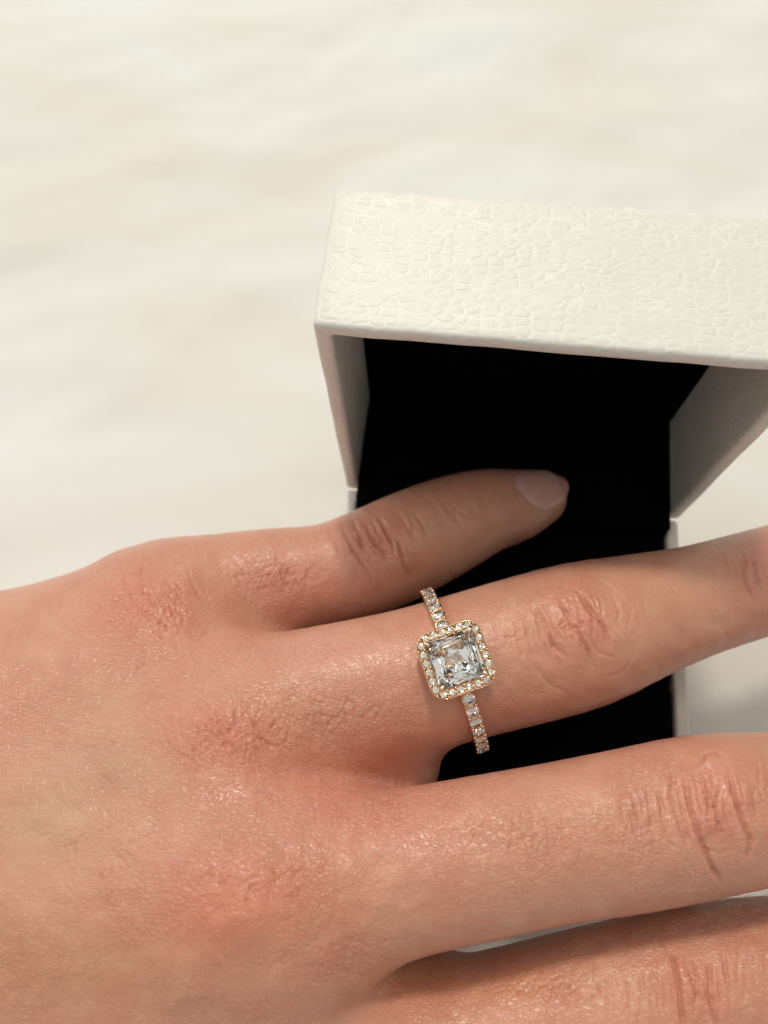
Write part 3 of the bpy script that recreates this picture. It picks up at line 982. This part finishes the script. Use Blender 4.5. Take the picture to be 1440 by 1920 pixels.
    # halo plate: rounded square frame
    def rsq(half, rad, N):
        """evenly spaced points on a rounded square"""
        pts = []
        L = 2 * (half - rad); A_ = math.pi / 2 * rad; per = 4 * (L + A_)
        for k in range(N):
            s = per * k / N
            side = int(s // (L + A_)); u = s - side * (L + A_)
            if u < L:
                p = (half, -L / 2 + u); nr = (1, 0)
            else:
                t = (u - L) / rad
                p = (half - rad + rad * math.cos(t), L / 2 + rad * math.sin(t)); nr = (math.cos(t), math.sin(t))
            ca, sa = [(1, 0), (0, 1), (-1, 0), (0, -1)][side % 4]
            pts.append((p[0] * ca - p[1] * sa, p[0] * sa + p[1] * ca, nr[0] * ca - nr[1] * sa, nr[0] * sa + nr[1] * ca))
        return pts
    hc = ctr + n * HALO_R
    HA, HR = 3.16, 1.15
    path = rsq(HA, HR, 96)
    pr = [(-.52, .0), (-.43, .0), (-.38, -.42), (.38, -.42), (.44, .0), (.53, -.02), (.58, -.9), (.30, -1.9), (-.35, -1.9), (-.52, -.5)]
    Vh, Fh = [], []
    for (x, y, nx_, ny_) in path:
        for (q, z) in pr:
            Vh.append(hc + Tt * (x + nx_ * q) + Cc * (y + ny_ * q) + n * (z - .12))
    m_ = len(pr); N = len(path)
    for k in range(N):
        for j in range(m_):
            Fh.append((k * m_ + j, k * m_ + (j + 1) % m_, ((k + 1) % N) * m_ + (j + 1) % m_, ((k + 1) % N) * m_ + j))
    halo = part('halo_setting', Vh, Fh, GOLD, rt, True)
    # gallery under the halo, joining it to the band
    gl = rsq(2.5, .9, 32)
    Vg, Fg = [], []
    for z, s in ((-1.9, 1.0), (-2.5, .62), (-2.75, .40)):
        for (x, y, _, _) in gl:
            Vg.append(hc + Tt * x * s + Cc * y * s + n * z)
    for r_ in range(2):
        for k in range(32):
            Fg.append((r_ * 32 + k, r_ * 32 + (k + 1) % 32, (r_ + 1) * 32 + (k + 1) % 32, (r_ + 1) * 32 + k))
    Fg.append(tuple(range(64, 96)))
    part('gallery', Vg, Fg, GOLD, rt, True)
    hs = rsq(HA + .02, HR, 24)
    sp = rsq(HA + .02, HR, 48)
    for k in range(24):
        x, y, nx_, ny_ = sp[2 * k + 1]
        zz = n + Tt * random.gauss(0, .10) + Cc * random.gauss(0, .10); zz /= np.linalg.norm(zz)
        t_ = random.uniform(0, 6.28)
        xx = Tt * math.cos(t_) + Cc * math.sin(t_); xx -= zz * (xx @ zz); xx /= np.linalg.norm(xx)
        place('halo_stone', hs_me, hc + Tt * x + Cc * y + n * 0.05, xx, np.cross(zz, xx), zz, STONE, 0.76)
        x, y, nx_, ny_ = sp[2 * k]
        for q in (-.33, .36):
            place('bead', bd_me, hc + Tt * (x + nx_ * q) + Cc * (y + ny_ * q) + n * 0.09, Tt, Cc, n, GOLD, 0.165)
    # centre stone: square modified brilliant
    G = 2.62
    def ring_pts(h, z, cut, ph=0):
        out = []
        for q in range(4):
            ca, sa = [(1, 0), (0, 1), (-1, 0), (0, -1)][q]
            for (x, y) in ((h, -h + cut), (h, h - cut)):
                out.append((x * ca - y * sa, x * sa + y * ca, z))
        return out
    V = []
    V += ring_pts(1.55, 0.62, .25)            # table 0-7
    V += ring_pts(2.12, 0.42, .95)            # crown mid 8-15
    V += ring_pts(G, 0.06, .14)               # girdle top 16-23
    V += ring_pts(G, -0.10, .14)              # girdle low 24-31
    V += ring_pts(2.02, -0.84, .62)           # pavilion 32-39
    V += ring_pts(1.60, -1.24, .55)           # pavilion 40-47
    V += ring_pts(1.12, -1.68, .45)           # pavilion 48-55
    V += ring_pts(0.55, -2.16, .22)           # pavilion 56-63
    V += [(0, 0, -2.55)]                      # culet 64
    F = [tuple(range(8))]
    for lv in range(7):
        for k in range(8):
            a1, a2 = lv * 8 + k, lv * 8 + (k + 1) % 8
            b1, b2 = (lv + 1) * 8 + k, (lv + 1) * 8 + (k + 1) % 8
            if lv == 2:
                F.append((a1, b1, b2, a2))
            elif (k + lv) % 2:
                F.append((a1, b1, a2)); F.append((a2, b1, b2))
            else:
                F.append((a1, b1, b2)); F.append((a1, b2, a2))
    for k in range(8):
        F.append((56 + k, 64, 56 + (k + 1) % 8))
    me = bpy.data.meshes.new('centre_stone')
    r2 = np.random.default_rng(3)
    V = [tuple(np.array(p) + (r2.normal(0, .075, 3) if i_ > 31 or 8 <= i_ < 16 else 0)) for i_, p in enumerate(V)]
    me.from_pydata([[q * MM for q in p] for p in V], [], F)
    bm = bmesh.new(); bm.from_mesh(me); bmesh.ops.recalc_face_normals(bm, faces=bm.faces); bm.to_mesh(me); bm.free()
    place('centre_stone', me, hc + n * 0.34, Tt, Cc, n, STONE_MAIN)
    for q_ in (st_me, hs_me):
        bm = bmesh.new(); bm.from_mesh(q_); bmesh.ops.recalc_face_normals(bm, faces=bm.faces); bm.to_mesh(q_); bm.free()
    # four corner claws
    for sx in (1, -1):
        for sy in (1, -1):
            p0 = hc + (Tt * sx + Cc * sy) * 2.62 + n * -0.6
            p1 = hc + (Tt * sx + Cc * sy) * 2.60 + n * 0.42
            p2 = hc + (Tt * sx + Cc * sy) * 2.22 + n * 0.66
            vs, fs = [], []
            pts = [(p0, .30), (p1, .28), ((p1 + p2) / 2 + n * .07, .24), (p2, .14)]
            for (p, r) in pts:
                ax1 = (Tt * sx - Cc * sy) / math.sqrt(2)
                ax2 = n * .6 + (Tt * sx + Cc * sy) * .5; ax2 /= np.linalg.norm(ax2)
                for k in range(8):
                    t = 2 * math.pi * k / 8
                    vs.append(p + ax1 * r * math.cos(t) + ax2 * r * math.sin(t))
            for a1 in range(3):
                for k in range(8):
                    fs.append((a1 * 8 + k, a1 * 8 + (k + 1) % 8, a1 * 8 + 8 + (k + 1) % 8, a1 * 8 + 8 + k))
            fs.append(tuple(range(24, 32)))
            part('claw', vs, fs, GOLD, rt, True)
    return rt
build_ring()
